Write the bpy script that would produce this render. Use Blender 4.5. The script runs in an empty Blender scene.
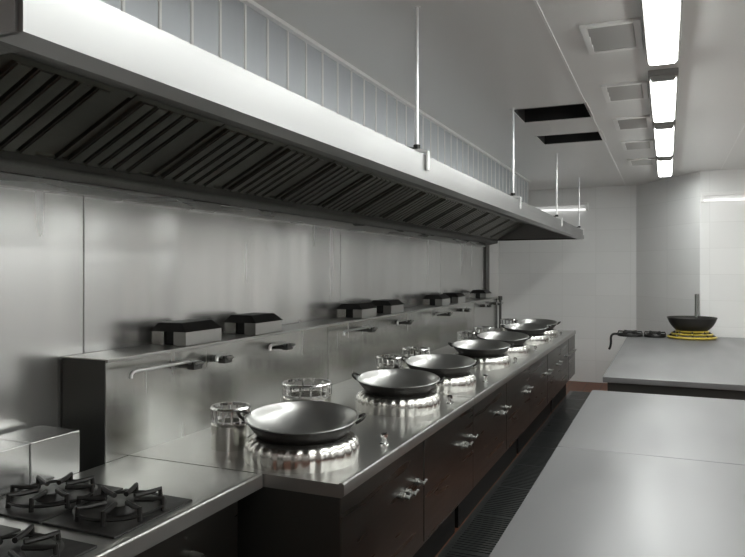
import bpy, bmesh, math, random
from mathutils import Vector, Matrix
random.seed(7)
S = bpy.context.scene
COL = S.collection
PI = math.pi

# ------------------------------------------------------------------ materials
def new_mat(name):
    m = bpy.data.materials.new(name)
    m.use_nodes = True
    nt = m.node_tree
    b = nt.nodes['Principled BSDF']
    return m, nt, b

def simple(name, col, rough=.5, metal=0.0, spec=.5, noise=0.0, nscale=30, coat=0):
    m, nt, b = new_mat(name)
    b.inputs['Base Color'].default_value = (*col, 1)
    b.inputs['Roughness'].default_value = rough
    b.inputs['Metallic'].default_value = metal
    b.inputs['Specular IOR Level'].default_value = spec
    b.inputs['Coat Weight'].default_value = coat
    if noise:
        tc = nt.nodes.new('ShaderNodeTexCoord')
        n = nt.nodes.new('ShaderNodeTexNoise'); n.inputs['Scale'].default_value = nscale
        n.inputs['Detail'].default_value = 4
        r = nt.nodes.new('ShaderNodeMapRange')
        r.inputs['To Min'].default_value = max(.02, rough - noise); r.inputs['To Max'].default_value = rough + noise
        nt.links.new(tc.outputs['Object'], n.inputs['Vector'])
        nt.links.new(n.outputs['Fac'], r.inputs['Value'])
        nt.links.new(r.outputs['Result'], b.inputs['Roughness'])
    return m

def steel(name, col, rough, brush=(40, 40, 1), bstr=.05, wave=0.0, wscale=(1, 1, .3), rvar=.08, metallic=1.0):
    """Brushed stainless steel: stretched noise for the grain, broad slow noise for sheet warp."""
    m, nt, b = new_mat(name)
    b.inputs['Base Color'].default_value = (*col, 1)
    b.inputs['Metallic'].default_value = metallic
    tc = nt.nodes.new('ShaderNodeTexCoord')
    mp = nt.nodes.new('ShaderNodeMapping'); mp.inputs['Scale'].default_value = brush
    n = nt.nodes.new('ShaderNodeTexNoise'); n.inputs['Scale'].default_value = 4; n.inputs['Detail'].default_value = 1
    nt.links.new(tc.outputs['Object'], mp.inputs['Vector']); nt.links.new(mp.outputs['Vector'], n.inputs['Vector'])
    r = nt.nodes.new('ShaderNodeMapRange')
    r.inputs['To Min'].default_value = max(.03, rough - rvar); r.inputs['To Max'].default_value = rough + rvar
    nt.links.new(n.outputs['Fac'], r.inputs['Value']); nt.links.new(r.outputs['Result'], b.inputs['Roughness'])
    if wave:
        mp2 = nt.nodes.new('ShaderNodeMapping'); mp2.inputs['Scale'].default_value = wscale
        n2 = nt.nodes.new('ShaderNodeTexNoise'); n2.inputs['Scale'].default_value = 2.2; n2.inputs['Detail'].default_value = 0.0
        nt.links.new(tc.outputs['Object'], mp2.inputs['Vector']); nt.links.new(mp2.outputs['Vector'], n2.inputs['Vector'])
        bp2 = nt.nodes.new('ShaderNodeBump'); bp2.inputs['Strength'].default_value = wave; bp2.inputs['Distance'].default_value = .05
        nt.links.new(n2.outputs['Fac'], bp2.inputs['Height']); nt.links.new(bp2.outputs['Normal'], b.inputs['Normal'])
    return m

def tiles(name, col, grout, size, rough, mortar=.004, bump=.15, plane='YZ'):
    m, nt, b = new_mat(name)
    tc = nt.nodes.new('ShaderNodeTexCoord')
    sp = nt.nodes.new('ShaderNodeSeparateXYZ'); cb = nt.nodes.new('ShaderNodeCombineXYZ')
    nt.links.new(tc.outputs['Object'], sp.inputs['Vector'])
    nt.links.new(sp.outputs[plane[0]], cb.inputs['X']); nt.links.new(sp.outputs[plane[1]], cb.inputs['Y'])
    br = nt.nodes.new('ShaderNodeTexBrick')
    br.offset = 0
    br.inputs['Scale'].default_value = 1
    br.inputs['Brick Width'].default_value = size[0]; br.inputs['Row Height'].default_value = size[1]
    br.inputs['Mortar Size'].default_value = mortar; br.inputs['Mortar Smooth'].default_value = .3
    c2 = tuple(min(1, c * 1.04) for c in col)
    br.inputs['Color1'].default_value = (*col, 1); br.inputs['Color2'].default_value = (*c2, 1)
    br.inputs['Mortar'].default_value = (*grout, 1)
    nt.links.new(cb.outputs['Vector'], br.inputs['Vector'])
    nt.links.new(br.outputs['Color'], b.inputs['Base Color'])
    bp = nt.nodes.new('ShaderNodeBump'); bp.invert = True
    bp.inputs['Strength'].default_value = bump; bp.inputs['Distance'].default_value = .002
    nt.links.new(br.outputs['Fac'], bp.inputs['Height']); nt.links.new(bp.outputs['Normal'], b.inputs['Normal'])
    b.inputs['Roughness'].default_value = rough
    return m

def emit(name, col, strength):
    m, nt, b = new_mat(name)
    b.inputs['Base Color'].default_value = (.9, .9, .9, 1)
    b.inputs['Emission Color'].default_value = (*col, 1)
    b.inputs['Emission Strength'].default_value = strength
    return m

M = {}
M['wall_steel'] = steel('wall_steel', (.74, .74, .73), .24, (3, 2, .2), .004, .40, (1, 1.3, .10), metallic=.85)
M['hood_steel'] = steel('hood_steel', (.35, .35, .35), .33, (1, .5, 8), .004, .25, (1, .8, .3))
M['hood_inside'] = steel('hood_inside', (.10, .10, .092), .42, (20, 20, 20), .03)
M['rail_steel'] = steel('rail_steel', (.40, .40, .39), .28, (1, .5, 6), .004)
M['filter_steel'] = steel('filter_steel', (.23, .23, .205), .36, (20, 3, 20), .03)
M['range_steel'] = steel('range_steel', (.46, .46, .445), .30, (1, 6, 6), .004, .08, (1, 1.3, .5), .02, metallic=.85)
M['front_steel'] = steel('front_steel', (.15, .15, .14), .30, (6, .5, 6), .004, .03, (1, 1, 1))
M['splash_steel'] = steel('splash_steel', (.56, .56, .54), .24, (6, 6, .5), .005, .12, (1, 2, .5))
M['burner_steel'] = steel('burner_steel', (.76, .75, .72), .23, (3, 3, 40), .02, .06, (4, 4, 1), .05)
M['table_steel'] = steel('table_steel', (.30, .30, .305), .42, (1.2, .25, 1), .004, .06, (1, 1, 1), .16, metallic=.72)
M['chrome'] = simple('chrome', (.82, .82, .82), .14, 1)
M['dull_chrome'] = simple('dull_chrome', (.42, .42, .41), .32, 1)
M['galv'] = steel('galv', (.62, .645, .68), .42, (10, 10, 2), .03, .05, (2, 3, .6))
M['white_metal'] = simple('white_metal', (.86, .86, .85), .35)
M['rod'] = simple('rod', (.80, .80, .80), .3, .6)
M['dark_steel'] = simple('dark_steel', (.10, .10, .095), .35, .8, noise=.08)
M['iron'] = simple('iron', (.022, .021, .02), .45, .3, noise=.1)
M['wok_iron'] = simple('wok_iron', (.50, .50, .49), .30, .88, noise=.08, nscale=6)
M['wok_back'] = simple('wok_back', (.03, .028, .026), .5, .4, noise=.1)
M['black'] = simple('black', (.012, .012, .012), .6)
M['rubber'] = simple('rubber', (.02, .02, .02), .6)
M['yellow'] = simple('yellow', (.55, .42, .06), .4)
M['ceiling'] = simple('ceiling', (.76, .76, .745), .28, 0, .5)
M['wall_white'] = tiles('wall_white', (.86, .86, .855), (.80, .80, .79), (.45, .30), .16, .003, .08, 'XZ')
M['wall_white_side'] = tiles('wall_white_side', (.86, .86, .855), (.80, .80, .79), (.45, .30), .16, .003, .08, 'YZ')
M['wall_grey'] = simple('wall_grey', (.5, .5, .49), .5)
M['floor'] = tiles('floor', (.17, .06, .028), (.08, .05, .035), (.20, .20), .5, .006, .3, 'XY')
M['drain'] = simple('drain', (.10, .105, .105), .32, .7, noise=.1, nscale=8)
M['door_grey'] = simple('door_grey', (.16, .16, .16), .4)
M['lamp_body'] = simple('lamp_body', (.30, .30, .29), .5)
M['vent_grey'] = simple('vent_grey', (.42, .42, .41), .4)
M['lamp'] = emit('lamp', (.97, 1, .965), 9.0)
M['lamp_strong'] = emit('lamp_strong', (.97, 1, .965), 15.0)
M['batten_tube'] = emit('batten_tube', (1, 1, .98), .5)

# ------------------------------------------------------------------ mesh helpers
class MB:
    def __init__(self): self.bm = bmesh.new()
    def box(self, x0, x1, y0, y1, z0, z1, bev=0.0):
        v = [self.bm.verts.new((x, y, z)) for x in (x0, x1) for y in (y0, y1) for z in (z0, z1)]
        fs = [self.bm.faces.new([v[i] for i in f]) for f in ((0,1,3,2),(4,6,7,5),(0,4,5,1),(2,3,7,6),(0,2,6,4),(1,5,7,3))]
        if bev:
            es = list({e for f in fs for e in f.edges})
            bmesh.ops.bevel(self.bm, geom=es, offset=bev, segments=2, affect='EDGES', profile=.5)
        return self
    def quad(self, *pts):
        self.bm.faces.new([self.bm.verts.new(p) for p in pts]); return self
    def prism(self, prof, y0, y1, caps=True, closed=True):
        """profile of (x,z) points swept along y"""
        a = [self.bm.verts.new((x, y0, z)) for x, z in prof]
        b = [self.bm.verts.new((x, y1, z)) for x, z in prof]
        n = len(prof)
        for i in range(n if closed else n - 1):
            j = (i + 1) % n
            self.bm.faces.new((a[i], a[j], b[j], b[i]))
        if caps and closed:
            self.bm.faces.new(a[::-1]); self.bm.faces.new(b)
        return self
    def lathe(self, prof, c=(0, 0, 0), n=40, mat=None):
        rings = []
        for r, z in prof:
            if r < 1e-6:
                rings.append([self.bm.verts.new((c[0], c[1], c[2] + z))])
            else:
                rings.append([self.bm.verts.new((c[0] + r * math.cos(2*PI*k/n), c[1] + r * math.sin(2*PI*k/n), c[2] + z)) for k in range(n)])
        for a, b in zip(rings, rings[1:]):
            if len(a) == 1 and len(b) == 1: continue
            for k in range(n):
                k2 = (k + 1) % n
                if len(a) == 1: self.bm.faces.new((a[0], b[k2], b[k]))
                elif len(b) == 1: self.bm.faces.new((a[k], a[k2], b[0]))
                else: self.bm.faces.new((a[k], a[k2], b[k2], b[k]))
        return self
    def tube(self, pts, r, n=12, caps=True):
        pts = [Vector(p) for p in pts]
        rings = []
        up = None
        for i, p in enumerate(pts):
            t = (pts[min(i+1, len(pts)-1)] - pts[max(i-1, 0)]).normalized()
            if up is None:
                up = Vector((0, 0, 1)) if abs(t.z) < .9 else Vector((1, 0, 0))
            s = t.cross(up).normalized(); up = s.cross(t).normalized()
            rr = r[i] if isinstance(r, (list, tuple)) else r
            rings.append([self.bm.verts.new(p + (s * math.cos(2*PI*k/n) + up * math.sin(2*PI*k/n)) * rr) for k in range(n)])
        for a, b in zip(rings, rings[1:]):
            for k in range(n):
                self.bm.faces.new((a[k], a[(k+1) % n], b[(k+1) % n], b[k]))
        if caps:
            self.bm.faces.new(rings[0][::-1]); self.bm.faces.new(rings[-1])
        return self
    def build(self, name, mat, parent=None, smooth=True, ang=35, mat2=None, pick=None):
        bm = self.bm
        bmesh.ops.recalc_face_normals(bm, faces=bm.faces[:])
        if parent is not None:
            off = root_loc(parent)
            bmesh.ops.translate(bm, verts=bm.verts[:], vec=-off)
        if smooth:
            lim = math.radians(ang)
            for f in bm.faces: f.smooth = True
            for e in bm.edges:
                if len(e.link_faces) != 2 or e.calc_face_angle(9) > lim: e.smooth = False
        me = bpy.data.meshes.new(name); bm.to_mesh(me); bm.free()
        me.materials.append(M[mat])
        if mat2:
            me.materials.append(M[mat2])
            for p in me.polygons:
                if pick(p): p.material_index = 1
        o = bpy.data.objects.new(name, me); COL.objects.link(o)
        if smooth:
            wn = o.modifiers.new('weighted', 'WEIGHTED_NORMAL'); wn.keep_sharp = True
        if parent is not None: o.parent = parent
        return o

def root_loc(o):
    v = Vector((0, 0, 0))
    while o is not None:
        v += o.location; o = o.parent
    return v

def arc(p0, p1, p2, n=6):
    """quadratic bend through three control points"""
    p0, p1, p2 = map(Vector, (p0, p1, p2))
    return [(1-t)**2 * p0 + 2*t*(1-t) * p1 + t*t * p2 for t in [i/n for i in range(n+1)]]

def tag(o, label, cat, group=None):
    o['label'] = label; o['category'] = cat
    if group: o['group'] = group
    return o
def thing(name, loc, label, cat, group=None):
    o = bpy.data.objects.new(name, None); COL.objects.link(o); o.location = loc
    o.empty_display_size = .1
    return tag(o, label, cat, group)
def struct(o):
    o['kind'] = 'structure'; return o
def copy_tree(o, parent=None):
    c = o.copy(); COL.objects.link(c)
    if parent is not None: c.parent = parent
    for ch in list(o.children): copy_tree(ch, c)
    return c

# ------------------------------------------------------------------ setting
XW, XR, YB, YF, YR, ZC = -2.25, 2.6, -3.5, 9.82, 8.69, 2.69
struct(MB().box(XW-.15, XR+.15, YB-.15, YF+.15, -.12, 0).build('floor', 'floor'))
struct(MB().box(XW-.15, XW, YB-.15, YF+.15, 0, ZC).build('wall_left', 'wall_white_side'))
struct(MB().box(XR, XR+.15, YB-.15, YR+.15, 0, ZC).build('wall_right', 'wall_white_side'))
struct(MB().box(XW, XR, YB-.15, YB, 0, ZC).build('wall_rear', 'wall_grey'))
struct(MB().box(XW, -.38, YF, YF+.15, 0, ZC).build('wall_far', 'wall_white'))
struct(MB().box(.35, XR, YR, YR+.15, 0, ZC).build('wall_front', 'wall_white'))
mb = MB()
for z0, z1 in ((0, ZC),):
    a, b = (-.38, YF), (.35, YR)
    pts = [a, b, (.47, YR+.15), (-.38, YF+.15)]
    lo = [mb.bm.verts.new((x, y, z0)) for x, y in pts]; hi = [mb.bm.verts.new((x, y, z1)) for x, y in pts]
    for i in range(4):
        j = (i+1) % 4; mb.bm.faces.new((lo[i], lo[j], hi[j], hi[i]))
    mb.bm.faces.new(lo[::-1]); mb.bm.faces.new(hi)
struct(mb.build('wall_corner', 'wall_white'))

# ceiling with two cut-out holes
HOLES = [(-1.01, -.515, 4.82, 5.30), (-1.02, -.505, 5.86, 6.29)]
xs = sorted({XW-.15, XR+.15, *[h[0] for h in HOLES], *[h[1] for h in HOLES]})
ys = sorted({YB-.15, YF+.15, *[h[2] for h in HOLES], *[h[3] for h in HOLES]})
mb = MB()
for i in range(len(xs)-1):
    for j in range(len(ys)-1):
        cx, cy = (xs[i]+xs[i+1])/2, (ys[j]+ys[j+1])/2
        if any(h[0] < cx < h[1] and h[2] < cy < h[3] for h in HOLES): continue
        mb.quad((xs[i], ys[j], ZC), (xs[i+1], ys[j], ZC), (xs[i+1], ys[j+1], ZC), (xs[i], ys[j+1], ZC))
        mb.quad((xs[i], ys[j], ZC+.05), (xs[i+1], ys[j], ZC+.05), (xs[i+1], ys[j+1], ZC+.05), (xs[i], ys[j+1], ZC+.05))
for h in HOLES:
    x0, x1, y0, y1 = h
    for p, q in (((x0,y0),(x1,y0)), ((x1,y0),(x1,y1)), ((x1,y1),(x0,y1)), ((x0,y1),(x0,y0))):
        mb.quad((*p, ZC), (*q, ZC), (*q, ZC+.002), (*p, ZC+.002))
bmesh.ops.remove_doubles(mb.bm, verts=mb.bm.verts[:], dist=1e-5)
struct(mb.build('ceiling', 'ceiling', smooth=False))
struct(MB().box(-.518, -.506, YB, YF, ZC-.004, ZC+.002).build('trim_1', 'white_metal'))
for x in (.56, 1.2, 1.9):
    struct(MB().box(x-.005, x+.005, YB, YR, ZC-.003, ZC+.002).build('trim_2', 'white_metal'))
for i_, (y0, y1) in enumerate(((2.9, 3.75), (5.05, 5.5), (6.7, 7.5)), 1):  # unseen dark panels added on the right wall for the steel to reflect
    struct(MB().box(XR-.03, XR, y0, y1, 0, 2.1, .004).build('door_%d' % i_, 'door_grey'))
# steel cladding on the left wall in sheets, with the flat trim post that ends it
seams = [YB, -.31, 2.13, 4.57, 7.01, 8.93]
for a, b in zip(seams, seams[1:]):
    struct(MB().box(XW, XW+.012, a+.003, b-.003, .0, 2.02, .002).build('wall_cladding', 'wall_steel'))
struct(MB().box(XW, XW+.035, 8.93, 9.12, 0, 1.99, .003).build('trim_3', 'dark_steel'))

# floor drain beside the ranges
t = thing('floor_drain', (-.99, 4.7, 0), 'dark grated drain channel in the red floor along the cooking ranges', 'floor drain')
mb = MB(); mb.box(-1.14, -1.12, .6, 9.0, 0, .006); mb.box(-.86, -.84, .6, 9.0, 0, .006)
mb.box(-1.12, -.86, .6, 9.0, .0003, .001)
mb.build('channel', 'drain', t)
y = .62
while y < 8.95:
    mb = MB()
    y1 = min(y + .6, 8.99)
    k = y
    while k < y1 - .02:
        mb.box(-1.12, -.86, k, k+.022, .001, .006); k += .034
    mb.box(-1.12, -1.10, y, y1-.006, .001, .0055); mb.box(-.88, -.86, y, y1-.006, .001, .0055)
    mb.build('grate', 'drain', t, smooth=False)
    y = y1

# ------------------------------------------------------------------ ceiling lights
spans = [(-2.6, -1.2), (1.15, 2.45), (2.65, 3.86), (4.24, 5.36), (5.68, 6.98), (7.33, 8.50)]  # first span is a light added behind the camera to brighten the rear
lbl = {2: 'long bright ceiling light at the top edge of the photo, largest in the row',
       3: 'bright ceiling light second from the photo top in the row, beside a louvred vent',
       4: 'bright ceiling light third from the photo top, one before the farthest',
       5: 'small bright ceiling light farthest down the row, beside the angled white wall'}
def ceiling_light(x, a, b, label):
    t = thing('ceiling_light', (x, (a+b)/2, ZC), label, 'ceiling light', 'ceiling lights in the row')
    MB().box(x-.080, x+.080, a-.05, b+.05, ZC-.03, ZC, .004).build('housing', 'lamp_body', t)
    prof = [(x-.068, ZC-.03), (x-.067, ZC-.054), (x-.056, ZC-.066), (x+.056, ZC-.066), (x+.067, ZC-.054), (x+.068, ZC-.03)]
    MB().prism(prof, a, b).build('diffuser', 'lamp', t)
    for y0, y1 in ((a-.03, a), (b, b+.03)):
        MB().prism([(px, pz+.004 if pz < ZC-.04 else pz) for px, pz in prof], y0, y1).build('end_cap', 'lamp_body', t)
    for sx in (-1, 1):
        MB().box(x+sx*.071-.003, x+sx*.071+.003, a-.03, b+.03, ZC-.052, ZC-.03).build('side_rail', 'lamp_body', t)
    return t
for i, (a, b) in enumerate(spans):
    ceiling_light(-.02, a, b, lbl.get(i, 'ceiling light in the same row, over or behind the camera'))
for i, (a, b) in enumerate([(.6, 2.0), (2.4, 3.8), (4.2, 5.6), (6.0, 7.4)]):  # unseen second row, added to light the right wall the steel reflects
    t = ceiling_light(2.0, a, b, 'ceiling light in the second row near the right-hand wall')
    t['group'] = 'ceiling lights in the second row'
    t.children[[c.name.split('.')[0] for c in t.children].index('diffuser')].data.materials[0] = M['lamp_strong']

# glowing strips standing in for light reflected in the wall tiles
def light_streak(x0, x1, y, z, label):
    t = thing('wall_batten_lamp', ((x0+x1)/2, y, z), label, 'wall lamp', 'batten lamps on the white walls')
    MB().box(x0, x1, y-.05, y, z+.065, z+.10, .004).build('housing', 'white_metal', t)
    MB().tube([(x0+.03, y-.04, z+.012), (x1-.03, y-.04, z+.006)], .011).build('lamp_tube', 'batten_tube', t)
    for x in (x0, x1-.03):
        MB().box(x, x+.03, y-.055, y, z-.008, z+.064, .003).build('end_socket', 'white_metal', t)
light_streak(-1.87, -1.0, YF, 2.38, 'slim white tube lamp on the far wall, behind the end of the hood')
light_streak(.36, 1.7, YR, 2.335, 'slim white tube lamp on the wall at the right edge, above the yellow trivet')

# ------------------------------------------------------------------ ceiling vents
vl = {2.51: 'louvred ceiling vent cut off by the top edge of the photo',
      3.29: 'largest fully seen louvred ceiling vent, beside the top bright light',
      4.40: 'louvred ceiling vent second from the top, to the side of the second light',
      5.40: 'louvred ceiling vent level with the two black ceiling openings',
      6.40: 'small louvred ceiling vent beside the third bright light',
      7.46: 'smallest, farthest louvred ceiling vent, next to the last light'}
for y0, label in vl.items():
    x0, x1, y1 = -.375, -.11, y0 + .43
    t = thing('ceiling_vent', ((x0+x1)/2, (y0+y1)/2, ZC), label, 'vent', 'louvred vents beside the lights')
    mb = MB(); w = .032; z = ZC-.014
    mb.box(x0, x0+w, y0, y1, z, ZC, .003); mb.box(x1-w, x1, y0, y1, z, ZC, .003)
    mb.box(x0+w, x1-w, y0, y0+w, z, ZC, .003); mb.box(x0+w, x1-w, y1-w, y1, z, ZC, .003)
    mb.build('frame', 'white_metal', t)
    MB().box(x0+w, x1-w, y0+w, y1-w, ZC-.003, ZC).build('backing', 'black', t)
    n = 3
    mb = MB()
    for k in range(n):
        yy = y0+w + (y1-y0-2*w)*(k+.5)/n
        v = [(x0+w, yy-.046, ZC-.006), (x1-w, yy-.046, ZC-.006), (x1-w, yy+.036, ZC-.018), (x0+w, yy+.036, ZC-.018)]
        mb.quad(*v); mb.quad(*[(p[0], p[1], p[2]+.0015) for p in v])
    mb.build('louvre', 'vent_grey', t, smooth=False)

# black openings
for h, label in zip(HOLES, ('larger black rectangular opening in the ceiling, beside the hood rod',
                            'smaller black rectangular opening in the ceiling, nearer the far wall')):
    x0, x1, y0, y1 = h
    t = thing('ceiling_opening', ((x0+x1)/2, (y0+y1)/2, ZC), label, 'ceiling opening', 'black ceiling openings')
    mb = MB(); zt = ZC+.45
    mb.quad((x0,y0,ZC+.002),(x1,y0,ZC+.002),(x1,y0,zt),(x0,y0,zt)); mb.quad((x0,y1,ZC+.002),(x1,y1,ZC+.002),(x1,y1,zt),(x0,y1,zt))
    mb.quad((x0,y0,ZC+.002),(x0,y1,ZC+.002),(x0,y1,zt),(x0,y0,zt)); mb.quad((x1,y0,ZC+.002),(x1,y1,ZC+.002),(x1,y1,zt),(x1,y0,zt))
    mb.quad((x0,y0,zt),(x1,y0,zt),(x1,y1,zt),(x0,y1,zt))
    mb.build('duct', 'black', t, smooth=False)
    mb = MB(); w = .014
    mb.box(x0-w, x0, y0-w, y1+w, ZC-.004, ZC); mb.box(x1, x1+w, y0-w, y1+w, ZC-.004, ZC)
    mb.box(x0, x1, y0-w, y0, ZC-.004, ZC); mb.box(x0, x1, y1, y1+w, ZC-.004, ZC)
    mb.build('flange', 'ceiling', t)
    MB().box(x0, x1, y0+(y1-y0)*.45, y0+(y1-y0)*.52, ZC+.05, ZC+.09).build('damper_bar', 'dark_steel', t)

# ------------------------------------------------------------------ exhaust hood
HY0, HY1, HX = .78, 8.85, -.95
ZB, ZT = 1.934, 2.042
t = thing('exhaust_hood', (-1.6, (HY0+HY1)/2, ZB), 'long stainless steel exhaust hood along the left wall above the woks', 'exhaust hood')
# canopy shell: front band with turned-in lip, sloping inside, flat top, rear plate
mb = MB()
mb.prism([(HX, ZB), (HX, ZT), (-1.64, 2.20), (-1.64, 2.188), (HX-.012, ZT-.012), (HX-.012, ZB+.012), (HX-.075, ZB+.012), (HX-.075, ZB)], HY0, HY1)
mb.build('canopy', 'hood_steel', t, ang=20)
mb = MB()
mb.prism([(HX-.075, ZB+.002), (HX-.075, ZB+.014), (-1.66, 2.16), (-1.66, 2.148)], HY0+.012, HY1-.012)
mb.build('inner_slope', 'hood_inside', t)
for y0, y1 in ((HY0-.006, HY0+.006), (HY1-.006, HY1+.006)):
    MB().prism([(HX-.012, ZB), (HX-.012, ZT), (-1.64, 2.20), (-1.64, 2.3), (-2.235, 2.3), (-2.235, 1.86), (-2.04, 1.90), (-2.04, ZB)], y0, y1).build('end_plate', 'hood_steel', t)
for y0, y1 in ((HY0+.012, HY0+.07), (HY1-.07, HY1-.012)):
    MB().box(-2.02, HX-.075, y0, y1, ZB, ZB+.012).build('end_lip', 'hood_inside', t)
# rear gutter
mb = MB()
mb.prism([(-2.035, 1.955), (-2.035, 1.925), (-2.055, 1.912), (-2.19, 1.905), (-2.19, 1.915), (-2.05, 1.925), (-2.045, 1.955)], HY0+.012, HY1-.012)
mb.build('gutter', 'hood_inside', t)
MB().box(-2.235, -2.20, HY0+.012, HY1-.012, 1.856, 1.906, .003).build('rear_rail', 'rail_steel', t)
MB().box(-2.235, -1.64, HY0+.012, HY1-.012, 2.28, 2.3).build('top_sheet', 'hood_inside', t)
# baffle filters
pa, pb = Vector((-1.655, 0, 2.15)), Vector((-2.045, 0, 1.952))
dirv = (pb - pa); nrm = Vector((dirv.z, 0, -dirv.x)).normalized()
if nrm.z > 0: nrm = -nrm
NF = 16; fl = (HY1-HY0-.03) / NF
for k in range(NF):
    y0 = HY0 + .015 + k*fl
    mb = MB()
    def slab(ya, yb, s0, s1, h0, h1):
        pts = []
        for yv in (ya, yb):
            for s in (s0, s1):
                for h in (h0, h1):
                    p = pa + dirv*s + nrm*h; pts.append(mb.bm.verts.new((p.x, yv, p.z)))
        for f in ((0,1,3,2),(4,6,7,5),(0,4,5,1),(2,3,7,6),(0,2,6,4),(1,5,7,3)):
            mb.bm.faces.new([pts[i] for i in f])
    slab(y0+.004, y0+fl-.004, 0, 1, -.012, -.004)
    slab(y0+.004, y0+fl-.004, 0, .05, -.004, .006); slab(y0+.004, y0+fl-.004, .95, 1, -.004, .006)
    slab(y0+.004, y0+.02, 0, 1, -.004, .006)
    f = mb.build('baffle_filter', 'filter_steel', t)
    mb = MB()
    for j in range(5):
        ya = y0 + .05 + j*.074
        # rounded ridge
        for a in range(1):
            slab(ya, ya+.058, .05, .95, -.004, .010)
            slab(ya+.006, ya+.052, .05, .95, .010, .015)
    mb.build('baffle', 'filter_steel', f)
    for j in range(5):
        p = pa + dirv*.975 + nrm*.010
        MB().lathe([(0, .004), (.006, .003), (.008, 0), (0, -.002)], (p.x, y0+.071+j*.074, p.z-.002), 8).build('rivet', 'chrome', f)

# ribbed sheet enclosure between hood and ceiling
PX = -1.64
t = thing('hood_enclosure', (PX-.1, (HY0+HY1)/2, ZT), 'ribbed galvanised sheet enclosure between hood and ceiling', 'hood enclosure')
mb = MB()
mb.box(PX+.002, PX+.008, HY0, HY1-.05, 2.208, ZC-.02)
mb.box(XW+.02, PX-.012, HY1-.062, HY1-.05, 2.304, ZC-.02)
mb.box(XW+.02, PX-.012, HY0, HY0+.012, 2.304, ZC-.02)
mb.build('sheet', 'galv', t)
y = HY0 + .06
mb = MB()
while y < HY1-.08:
    v = [(PX+.008, y-.008), (PX+.013, y-.006), (PX+.013, y+.006), (PX+.008, y+.008)]
    lo = [mb.bm.verts.new((a, b, 2.212)) for a, b in v]; hi = [mb.bm.verts.new((a, b, ZC-.022)) for a, b in v]
    for i in range(3): mb.bm.faces.new((lo[i], lo[i+1], hi[i+1], hi[i]))
    y += .175
mb.build('rib', 'white_metal', t, ang=10)  # seams coloured white for the light they catch
MB().box(PX-.02, PX+.035, HY0, HY1-.05, ZC-.02, ZC, .003).build('top_trim', 'white_metal', t)

# suspension rods
rods = [(2.78, 'white hanging rod nearest the camera, from ceiling to hood edge'),
        (4.79, 'white hanging rod that meets the ceiling at the larger black opening'),
        (6.85, 'white hanging rod in front of the far wall, below the smaller black opening'),
        (8.72, 'faint white hanging rod at the far end of the hood')]
for i, (y, label) in enumerate(rods):
    t = thing('suspension_rod', (HX-.045, y, ZT), label, 'rod', 'rods holding up the hood')
    x = HX-.045
    MB().tube([(x, y, ZT+.028), (x, y, ZC)], .0085).build('rod', 'rod', t)
    MB().lathe([(0, .05), (.016, .05), (.017, .036), (.017, .030), (.0, .03)], (x, y, ZT), 6).tube([(x-.03, y-.045, ZT+.034), (x, y, ZT+.034)], .006, 8).build('nut', 'iron', t)
    mb = MB(); mb.prism([(x-.02, ZT+.018), (x-.02, ZT+.030), (x+.022, ZT+.030), (HX+.010, ZT+.02), (HX+.010, ZB+.045), (HX+.002, ZB+.045), (HX+.002, ZT+.012), (x+.02, ZT+.018)], y-.016, y+.016)
    mb.build('bracket', 'white_metal', t)
    MB().lathe([(0, -.003), (.016, -.003), (.016, 0)], (x, y, ZC), 16).build('ceiling_plate', 'white_metal', t)

# ------------------------------------------------------------------ wok ranges
ZD = .80
RX0, RX1 = -2.0, -1.045
BX = -1.34
def burner(y, t):
    mb = MB()
    prof = [(.224, 0), (.228, .012), (.231, .035), (.231, .055), (.226, .072), (.214, .085), (.198, .093), (.178, .096), (.168, .092), (.163, .080), (.155, .03), (.12, .006), (0, .006)]
    mb.lathe(prof, (BX, y, ZD), 180)
    for v in mb.bm.verts:                      # pressed flutes round the drum and over its shoulder
        dx, dy, dz = v.co.x-BX, v.co.y-y, v.co.z-ZD
        rr = math.hypot(dx, dy)
        if rr > .19 and dz > .006:
            k = 1 - .026*(.5+.5*math.cos(30*math.atan2(dy, dx)))*min(1, (rr-.19)/.02)
            v.co.x, v.co.y = BX+dx*k, y+dy*k
    b = mb.build('burner_ring', 'burner_steel', t, ang=60)
    MB().lathe([(.0, .018), (.06, .018), (.075, .015), (.08, .006)], (BX, y, ZD), 32).build('burner_head', 'iron', b)
def rear_burner(y, r, t, x=-1.70):
    h = .10
    mb = MB(); mb.lathe([(r, 0), (r, h), (r-.012, h+.012), (r-.03, h+.012), (r-.03, .02), (0, .02)], (x, y, ZD), 40)
    b = mb.build('rear_burner', 'burner_steel', t)
    mb = MB()
    zt = ZD+.175
    mb.lathe([(r, 0), (r+.004, .006), (r, .012), (r-.008, .012), (r-.008, 0), (r, 0)], (x, y, zt-.012), 40)
    mb.lathe([(r, 0), (r, .006), (r-.008, .006), (r-.008, 0), (r, 0)], (x, y, ZD+h+.012), 40)
    for k in range(14):
        a = 2*PI*k/14
        mb.tube([(x+(r-.004)*math.cos(a), y+(r-.004)*math.sin(a), ZD+h+.01), (x+(r-.004)*math.cos(a), y+(r-.004)*math.sin(a), zt-.008)], .006, 6)
    mb.build('pot_ring', 'chrome', b)
    MB().lathe([(0, .06), (r*.5, .06), (r*.55, .02)], (x, y, ZD), 24).build('burner_head', 'iron', b)
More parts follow.
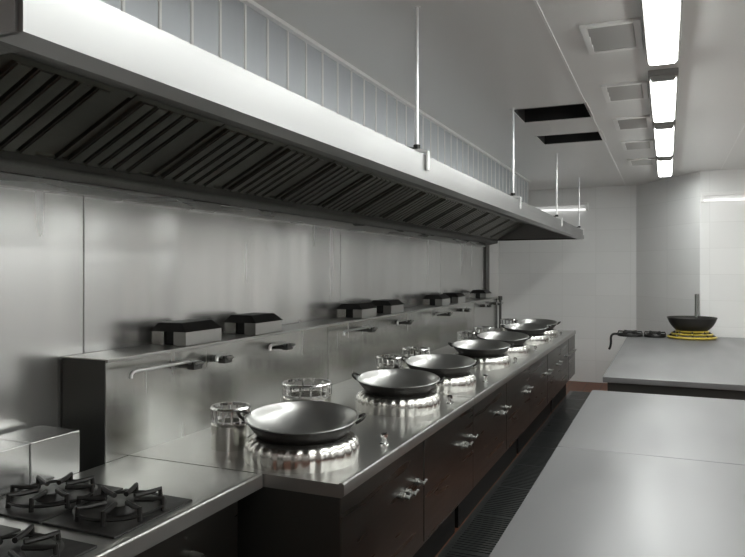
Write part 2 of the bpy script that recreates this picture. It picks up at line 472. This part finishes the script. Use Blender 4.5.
def flue(y, t):
    z0, L = 1.203, .135
    mb = MB(); mb.box(-2.075, -2.003, y-L, y+L, z0, z0+.064, .003)
    f = mb.build('flue_outlet', 'range_steel', t)
    MB().box(-2.2, -2.13, y-L, y+L, z0, z0+.064, .003).build('rear_duct', 'splash_steel', f)
    MB().box(-2.13, -2.075, y-L+.02, y+L-.02, z0, z0+.062).build('slot', 'black', f)
    mb = MB()
    a = [(-1.998, y-L-.004), (-1.998, y+L+.004), (-2.206, y+L+.004), (-2.206, y-L-.004)]
    b = [(-2.04, y-L+.012), (-2.04, y+L-.03), (-2.17, y+L-.03), (-2.17, y-L+.012)]
    va = [mb.bm.verts.new((*p, z0+.064)) for p in a]; vb = [mb.bm.verts.new((*p, z0+.104)) for p in b]
    for i in range(4): mb.bm.faces.new((va[i], va[(i+1) % 4], vb[(i+1) % 4], vb[i]))
    mb.bm.faces.new(vb); mb.bm.faces.new(va[::-1])
    mb.build('cowl', 'iron', f)
def faucet(yb, yt, t):
    """valve body on the splash at yb, spout running along to yt then turned down"""
    x = -1.935; z = 1.125
    b = MB().tube([(-2.0, yb, z), (x+.015, yb, z)], .018).box(x-.02, x+.02, yb-.03, yb+.03, z-.018, z+.018, .004).build('faucet', 'dark_steel', t)
    d = -1 if yt < yb else 1
    pts = [(x, yb, z), (x, yb+d*.05, z+.022)] + [(x+.02, yt-d*.06, z+.028)] + arc((x+.02, yt-d*.03, z+.028), (x+.02, yt, z+.028), (x+.024, yt, z+.002))
    MB().tube(pts, .0085, 10).build('spout', 'dull_chrome', b)
    MB().tube([(x+.012, yb, z), (x+.045, yb, z+.012), (x+.05, yb-.05, z+.016)], .006, 8).build('lever', 'dull_chrome', b)
def knobs(yc, t):
    x = RX1
    for k, dy in enumerate((-.11, -.03, .085)):
        z = .575 + (.0, -.008, .006)[k]
        b = MB().tube([(x, yc+dy, z), (x+.012, yc+dy, z), (x+.014, yc+dy, z), (x+.03, yc+dy, z)], [.017, .017, .011, .009], 16).build('control_knob', 'dull_chrome', t)
        MB().tube([(x+.03, yc+dy-.008, z-.004), (x+.032, yc+dy+.014, z+.004), (x+.032, yc+dy+.034, z+.006)], [.006, .005, .007], 8).build('lever', 'dull_chrome', b)
def pilot(y, t):
    x = -1.115
    b = MB().lathe([(.02, 0), (.02, .006), (.011, .010), (.011, .03), (.017, .034), (.017, .046), (.008, .05), (0, .05)], (x, y, ZD), 16).build('pilot_valve', 'chrome', t)
    MB().tube([(x, y-.03, ZD+.041), (x, y+.03, ZD+.041)], .0055, 8).build('cross_handle', 'chrome', b)

units = [
    (2.10, 3.90, [2.384, 3.442], [(2.41, .082), (3.077, .125)], [2.63, 3.20], [(2.47, 2.05), (2.70, 2.60), (3.28, 3.06)], [2.845, 3.76], [2.70, 3.66],
     'stainless wok range nearest the camera, at the bottom of the photo'),
    (3.90, 5.70, [4.187, 5.237], [(4.22, .09), (4.733, .10)], [4.57, 5.14], [(4.45, 3.95), (5.2, 4.9)], [4.684, 5.56], [4.47, 5.45],
     'stainless wok range second from the camera, with the third and fourth woks'),
    (5.70, 7.50, [6.018, 7.094], [(6.162, .10), (6.75, .10)], [6.46, 7.02], [(6.3, 5.85), (7.0, 6.75)], [6.62, 7.3], [6.35, 7.3],
     'stainless wok range third from the camera, with the fifth and sixth woks'),
    (7.50, 8.72, [7.744], [(7.95, .10)], [8.20], [(7.95, 7.7), (8.5, 8.25)], [8.08, 8.45], [8.0],
     'short stainless wok range at the far end of the row, with one wok'),
]
for n, (y0, y1, bs, pots, fls, fcs, kns, pls, label) in enumerate(units):
    a, b = y0+.002 + (.035 if n == 0 else 0), y1-.002
    t = thing('wok_range', (-1.5, (y0+y1)/2, 0), label, 'wok range', 'wok ranges in the row')
    MB().box(-2.2, RX1, a, b, .265, .755, .004).build('cabinet', 'front_steel', t)
    mb = MB()
    for k in (1,):
        ym = (a+b)/2
        mb.box(RX1-.001, RX1+.002, ym-.004, ym+.004, .28, .75)
    mb.build('front_seam', 'black', t)
    mb = MB()
    mb.prism([(-2.0, .755), (-2.0, ZD), (RX1-.012, ZD), (RX1-.009, ZD+.003), (RX1-.004, ZD+.005), (RX1+.003, ZD+.005), (RX1+.008, ZD+.003), (RX1+.011, ZD-.002), (RX1+.011, .762), (RX1, .752), (RX1, .752)], a, b)
    mb.build('deck', 'range_steel', t, ang=50)
    sa = 2.012 if n == 0 else a
    MB().box(-2.225, -2.0, sa, b, .755, 1.20, .006).build('splashback', 'splash_steel', t)
    if n == 0: MB().box(-2.225, -2.002, sa-.004, sa, .755, 1.198, .001).build('end_panel', 'dark_steel', t)  # end face coloured dark for the dim room it reflects
    if n == 0: MB().box(-1.99, RX1-.004, a-.0015, a, .27, .752).build('cabinet_end', 'dark_steel', t)  # dark colour here also stands for a dim reflection
    MB().box(-2.228, -1.990, sa, b, 1.188, 1.202, .003).build('splash_cap', 'range_steel', t)
    MB().box(-2.15, -1.15, a+.05, b-.02, 0, .265).build('kick_plate', 'black', t)  # black block standing for the shade under the range
    for y in bs: burner(y, t)
    for y, r in pots: rear_burner(y, r, t)
    for y in fls: flue(y, t)
    for yb, yt in fcs: faucet(yb, yt, t)
    for y in kns: knobs(y, t)
    for y in pls: pilot(y, t)
    if n == 3:
        MB().tube([(-1.97, b-.03, ZD), (-1.97, b-.03, 1.17)], .017).lathe([(0, .05), (.026, .05), (.028, 0), (0, 0)], (-1.97, b-.03, 1.165), 12).build('standpipe', 'dark_steel', t)

# woks
WR, WD = .222, .128
WS = (WR*WR + WD*WD) / (2*WD)     # radius of the bowl's sphere
def make_wok(name='wok', mat='wok_iron'):
    """bowl with rolled rim and two ear handles, origin at the centre of the sphere the bowl is cut from"""
    r = bpy.data.objects.new(name, None); COL.objects.link(r)
    th = math.asin(WR/WS)
    outer = [(WS*math.sin(th*k/14), -WS*math.cos(th*k/14)) for k in range(15)]
    zr = outer[-1][1]
    inner = [((WS-.004)*math.sin(th*k/14), -(WS-.004)*math.cos(th*k/14)) for k in range(14, -1, -1)]
    prof = outer + [(WR+.005, zr+.002), (WR+.006, zr+.005), (WR+.002, zr+.008)] + [(inner[0][0], zr+.005)] + inner[1:]
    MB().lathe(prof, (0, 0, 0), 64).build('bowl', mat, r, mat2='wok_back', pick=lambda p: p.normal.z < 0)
    for s in (-1, 1):
        pts = arc((-.04, s*(WR-.002), zr-.006), (-.042, s*(WR+.032), zr+.014), (0, s*(WR+.030), zr+.016), 5) + arc((0, s*(WR+.030), zr+.016), (.042, s*(WR+.032), zr+.014), (.04, s*(WR-.002), zr-.006), 5)[1:]
        MB().tube(pts, .006, 8).build('ear_handle', 'wok_back', r)
    return r
wdat = [(2.384, 4.5, 110, 'largest dark wok, nearest the camera, on the first burner ring'),
        (3.442, 4.0, 100, 'dark wok second from the camera, with a third close behind it'),
        (4.187, 4.5, 95, 'dark wok third from the camera, close behind the second'),
        (5.237, 4.0, 105, 'dark wok fourth from the camera in the row'),
        (6.018, 5.0, 90, 'dark wok fifth from the camera, close behind the fourth'),
        (7.094, 4.5, 100, 'dark wok sixth from the camera, second from the far end'),
        (7.744, 5.5, 95, 'dark wok at the far end of the row of burners')]
ring_r, ring_z = .168, ZD+.0955
base = None
for i, (y, tilt, dr, label) in enumerate(wdat):
    w = make_wok() if i == 0 else copy_tree(base)
    if i == 0: base = w
    zc = ring_z + math.sqrt(WS**2 - .173**2) + .001
    w.location = (BX, y, zc)
    d = Vector((-BX, -y, 0)).normalized()
    ax = Vector((0, 0, 1)).cross(d)
    w.rotation_euler = (Matrix.Rotation(math.radians(tilt), 4, ax) @ Matrix.Rotation(math.radians(dr), 4, 'Z')).to_euler()
    tag(w, label, 'wok', 'woks on the range burners')

# ------------------------------------------------------------------ low stove at the bottom left
SY0, SY1, SX0, SX1 = .70, 2.13, -1.996, -1.37
t = thing('gas_stove', (-1.8, (SY0+SY1)/2, 0), 'low steel gas stove with black iron grates at the bottom left', 'stove')
MB().box(-2.2, SX1-.01, SY0, 2.0, .15, .755, .004).build('cabinet', 'front_steel', t)
mb = MB()
mb.prism([(SX0, .755), (SX0, ZD), (SX1-.014, ZD), (SX1-.010, ZD+.004), (SX1-.004, ZD+.006), (SX1+.003, ZD+.005), (SX1+.007, ZD+.001), (SX1+.008, ZD-.004), (SX1+.008, .752), (SX1-.01, .752)], SY0, SY1)
mb.build('stove_top', 'range_steel', t, ang=50)
mb = MB(); mb.box(-2.2, -2.0, SY0, 1.668, .755, .957, .004); mb.box(-2.2, -2.0, 1.672, 1.885, .755, .957, .004)
mb.build('splashback', 'wall_steel', t)
for lx in (-1.45, -2.1):
    for ly in (SY0+.1, SY1-.1):
        MB().lathe([(.025, .16), (.025, .02), (.03, 0), (0, 0)], (lx, ly, 0), 16).build('leg', 'dark_steel', t)
for bx, by in ((-1.84, 1.62), (-1.55, 1.62), (-1.84, 1.22), (-1.55, 1.22)):
    g = MB().box(bx-.14, bx+.14, by-.17, by+.17, ZD, ZD+.008, .003).build('drip_pan', 'iron', t)
    MB().lathe([(0, .03), (.035, .03), (.045, .02), (.05, .006)], (bx, by, ZD), 24).build('burner_head', 'iron', g)
    mb = MB()
    for k in range(8):
        a = 2*PI*k/8 + PI/8
        c_, s_ = math.cos(a), math.sin(a)
        mb.tube([(bx+.045*c_, by+.045*s_, ZD+.042), (bx+.10*c_, by+.10*s_, ZD+.042), (bx+.13*c_, by+.13*s_, ZD+.046), (bx+.132*c_, by+.132*s_, ZD+.008)], .008, 8)
    mb.lathe([(.122, .024), (.13, .028), (.138, .024), (.13, .018), (.122, .024)], (bx, by, ZD), 32)
    mb.build('iron_grate', 'iron', g)
for y in (1.0, 1.25, 1.5, 1.75):
    MB().tube([(SX1-.01, y, .64), (SX1+.02, y, .64), (SX1+.03, y, .64)], [.02, .018, .014], 16).build('control_knob', 'dark_steel', t)

# ------------------------------------------------------------------ work tables
def table(x0, x1, y0, y1, label, apron=.09):
    t = thing('work_table', ((x0+x1)/2, (y0+y1)/2, 0), label, 'work table', 'steel work tables')
    MB().box(x0, x1, y0, y1, ZD-.04, ZD, .004).build('table_top', 'table_steel', t)
    mb = MB(); i = .03
    mb.box(x0+i, x1-i, y0+i, y0+i+.02, ZD-.04-apron, ZD-.04); mb.box(x0+i, x1-i, y1-i-.02, y1-i, ZD-.04-apron, ZD-.04)
    mb.box(x0+i, x0+i+.02, y0+i+.02, y1-i-.02, ZD-.04-apron, ZD-.04); mb.box(x1-i-.02, x1-i, y0+i+.02, y1-i-.02, ZD-.04-apron, ZD-.04)
    mb.build('apron', 'dark_steel', t)
    for lx in (x0+.07, x1-.07):
        for ly in (y0+.07, y1-.07):
            MB().lathe([(.022, .67), (.022, .05), (.03, .04), (.03, 0), (0, 0)], (lx, ly, 0), 16).build('leg', 'table_steel', t)
    MB().box(x0+.05, x1-.05, y0+.05, y1-.05, .20, .225, .004).build('under_shelf', 'table_steel', t)
    return t
table(-.43, .92, 1.15, 2.968, 'steel work table cut off by the bottom of the photo')
table(-.43, .92, 2.972, 4.45, 'steel work table with scratched top joining the bottom one, before the dark gap')
table(-.415, .92, 5.03, 8.52, 'long far steel work table carrying the yellow trivet and black pans')

# things on the far table
def black_burner(x, y, r, label, hose=False):
    t = thing('iron_burner', (x, y, ZD), label, 'burner', 'flat black iron burners')
    MB().lathe([(0, .012), (r*.9, .012), (r*.95, .001), (r, .004), (r, .026), (r*.93, .034), (r*.88, .028), (r*.86, .014)], (x, y, ZD), 40).build('base', 'iron', t)
    mb = MB()
    for k in range(6):
        a = 2*PI*k/6
        mb.tube([(x+.03*math.cos(a), y+.03*math.sin(a), ZD+.052), (x+r*.9*math.cos(a), y+r*.9*math.sin(a), ZD+.055), (x+r*.96*math.cos(a), y+r*.96*math.sin(a), ZD+.028)], .008, 8)
    mb.lathe([(r*.5, 0), (r*.56, .006), (r*.62, 0), (r*.56, -.006), (r*.5, 0)], (x, y, ZD+.053), 32)
    mb.build('pan_support', 'iron', t)
    MB().lathe([(0, .028), (.025, .028), (.035, .02), (.04, .012)], (x, y, ZD), 20).build('burner_head', 'dark_steel', t)
    if hose:
        pts = [(x-r*.9, y, ZD+.02), (x-r-.03, y, ZD+.02)] + arc((x-r-.03, y, ZD+.02), (x-r-.075, y, ZD+.015), (x-r-.07, y, ZD-.05)) + arc((x-r-.07, y, ZD-.05), (x-r-.065, y, ZD-.11), (x-r-.09, y, ZD-.16))[1:]
        MB().tube(pts, .013, 10).build('gas_hose', 'rubber', t)
black_burner(-.385, 8.24, .135, 'flat black iron burner with hose hanging at the far table corner', True)
black_burner(-.125, 8.25, .115, 'flat black iron burner between the hose burner and the yellow trivet')

tx, ty = .25, 8.24
t = thing('trivet', (tx, ty, ZD), 'yellow ring trivet under the black wok on the far table', 'trivet')
mb = MB()
mb.lathe([(.150, .078), (.162, .090), (.175, .078), (.162, .066), (.150, .078)], (tx, ty, ZD), 40)
mb.lathe([(.225, .018), (.240, .032), (.255, .018), (.240, .004), (.225, .018)], (tx, ty, ZD), 40)
mb.lathe([(.195, .052), (.206, .062), (.217, .052), (.206, .042), (.195, .052)], (tx, ty, ZD), 40)
mb.build('ring', 'yellow', t)
for k in range(8):
    a = 2*PI*k/8
    MB().tube([(tx+.24*math.cos(a), ty+.24*math.sin(a), ZD+.012), (tx+.162*math.cos(a), ty+.162*math.sin(a), ZD+.078)], .011, 8).build('leg', 'dark_steel', t)

# black wok with a long raised handle, resting on the trivet
R2, D2 = .25, .19
S2 = (R2*R2 + D2*D2) / (2*D2)
zc = ZD + .092 + math.sqrt(S2**2 - .164**2) + .001
t = thing('handled_wok', (tx, ty, zc - S2), 'black wok with upright handle sitting on the yellow trivet', 'wok')
mb = MB(); th = math.asin(R2/S2) if D2 < S2 else PI/2
outer = [(S2*math.sin(th*k/14), zc - S2*math.cos(th*k/14)) for k in range(15)]
inner = [((S2-.004)*math.sin(th*k/14), zc - (S2-.004)*math.cos(th*k/14)) for k in range(14, -1, -1)]
zr = outer[-1][1]
mb.lathe(outer + [(R2+.006, zr+.004), (R2, zr+.008)] + inner, (tx, ty, 0), 48)
mb.build('bowl', 'wok_back', t)
MB().tube([(tx+.05, ty+R2-.01, zr-.01), (tx+.055, ty+R2+.03, zr+.05), (tx+.06, ty+R2+.08, zr+.16), (tx+.062, ty+R2+.11, zr+.245)], [.016, .018, .02, .022], 12).build('handle', 'dark_steel', t)

# ------------------------------------------------------------------ world, camera
w = bpy.data.worlds.new('World'); S.world = w; w.use_nodes = True
w.node_tree.nodes['Background'].inputs['Color'].default_value = (.5, .52, .55, 1)
w.node_tree.nodes['Background'].inputs['Strength'].default_value = .02

cam = bpy.data.cameras.new('Camera'); co = bpy.data.objects.new('Camera', cam); COL.objects.link(co)
FPX = 680
cam.sensor_fit = 'HORIZONTAL'; cam.sensor_width = 36
cam.lens = FPX/745*36
ang = math.atan((667-372.5)/FPX)
co.location = (0, 0, 1.55)
co.rotation_euler = (PI/2, 0, ang)
cam.shift_y = -(278.5-270)/745
cam.clip_start = .05
S.camera = co

S.view_settings.view_transform = 'Standard'; S.view_settings.look = 'None'
S.view_settings.gamma = 1; S.view_settings.use_curve_mapping = False
S.view_settings.exposure = 1.47
S.cycles.max_bounces = 10; S.cycles.glossy_bounces = 8; S.cycles.diffuse_bounces = 5
S.cycles.use_denoising = True
S.cycles.sample_clamp_indirect = 4
S.cycles.blur_glossy = 1.0
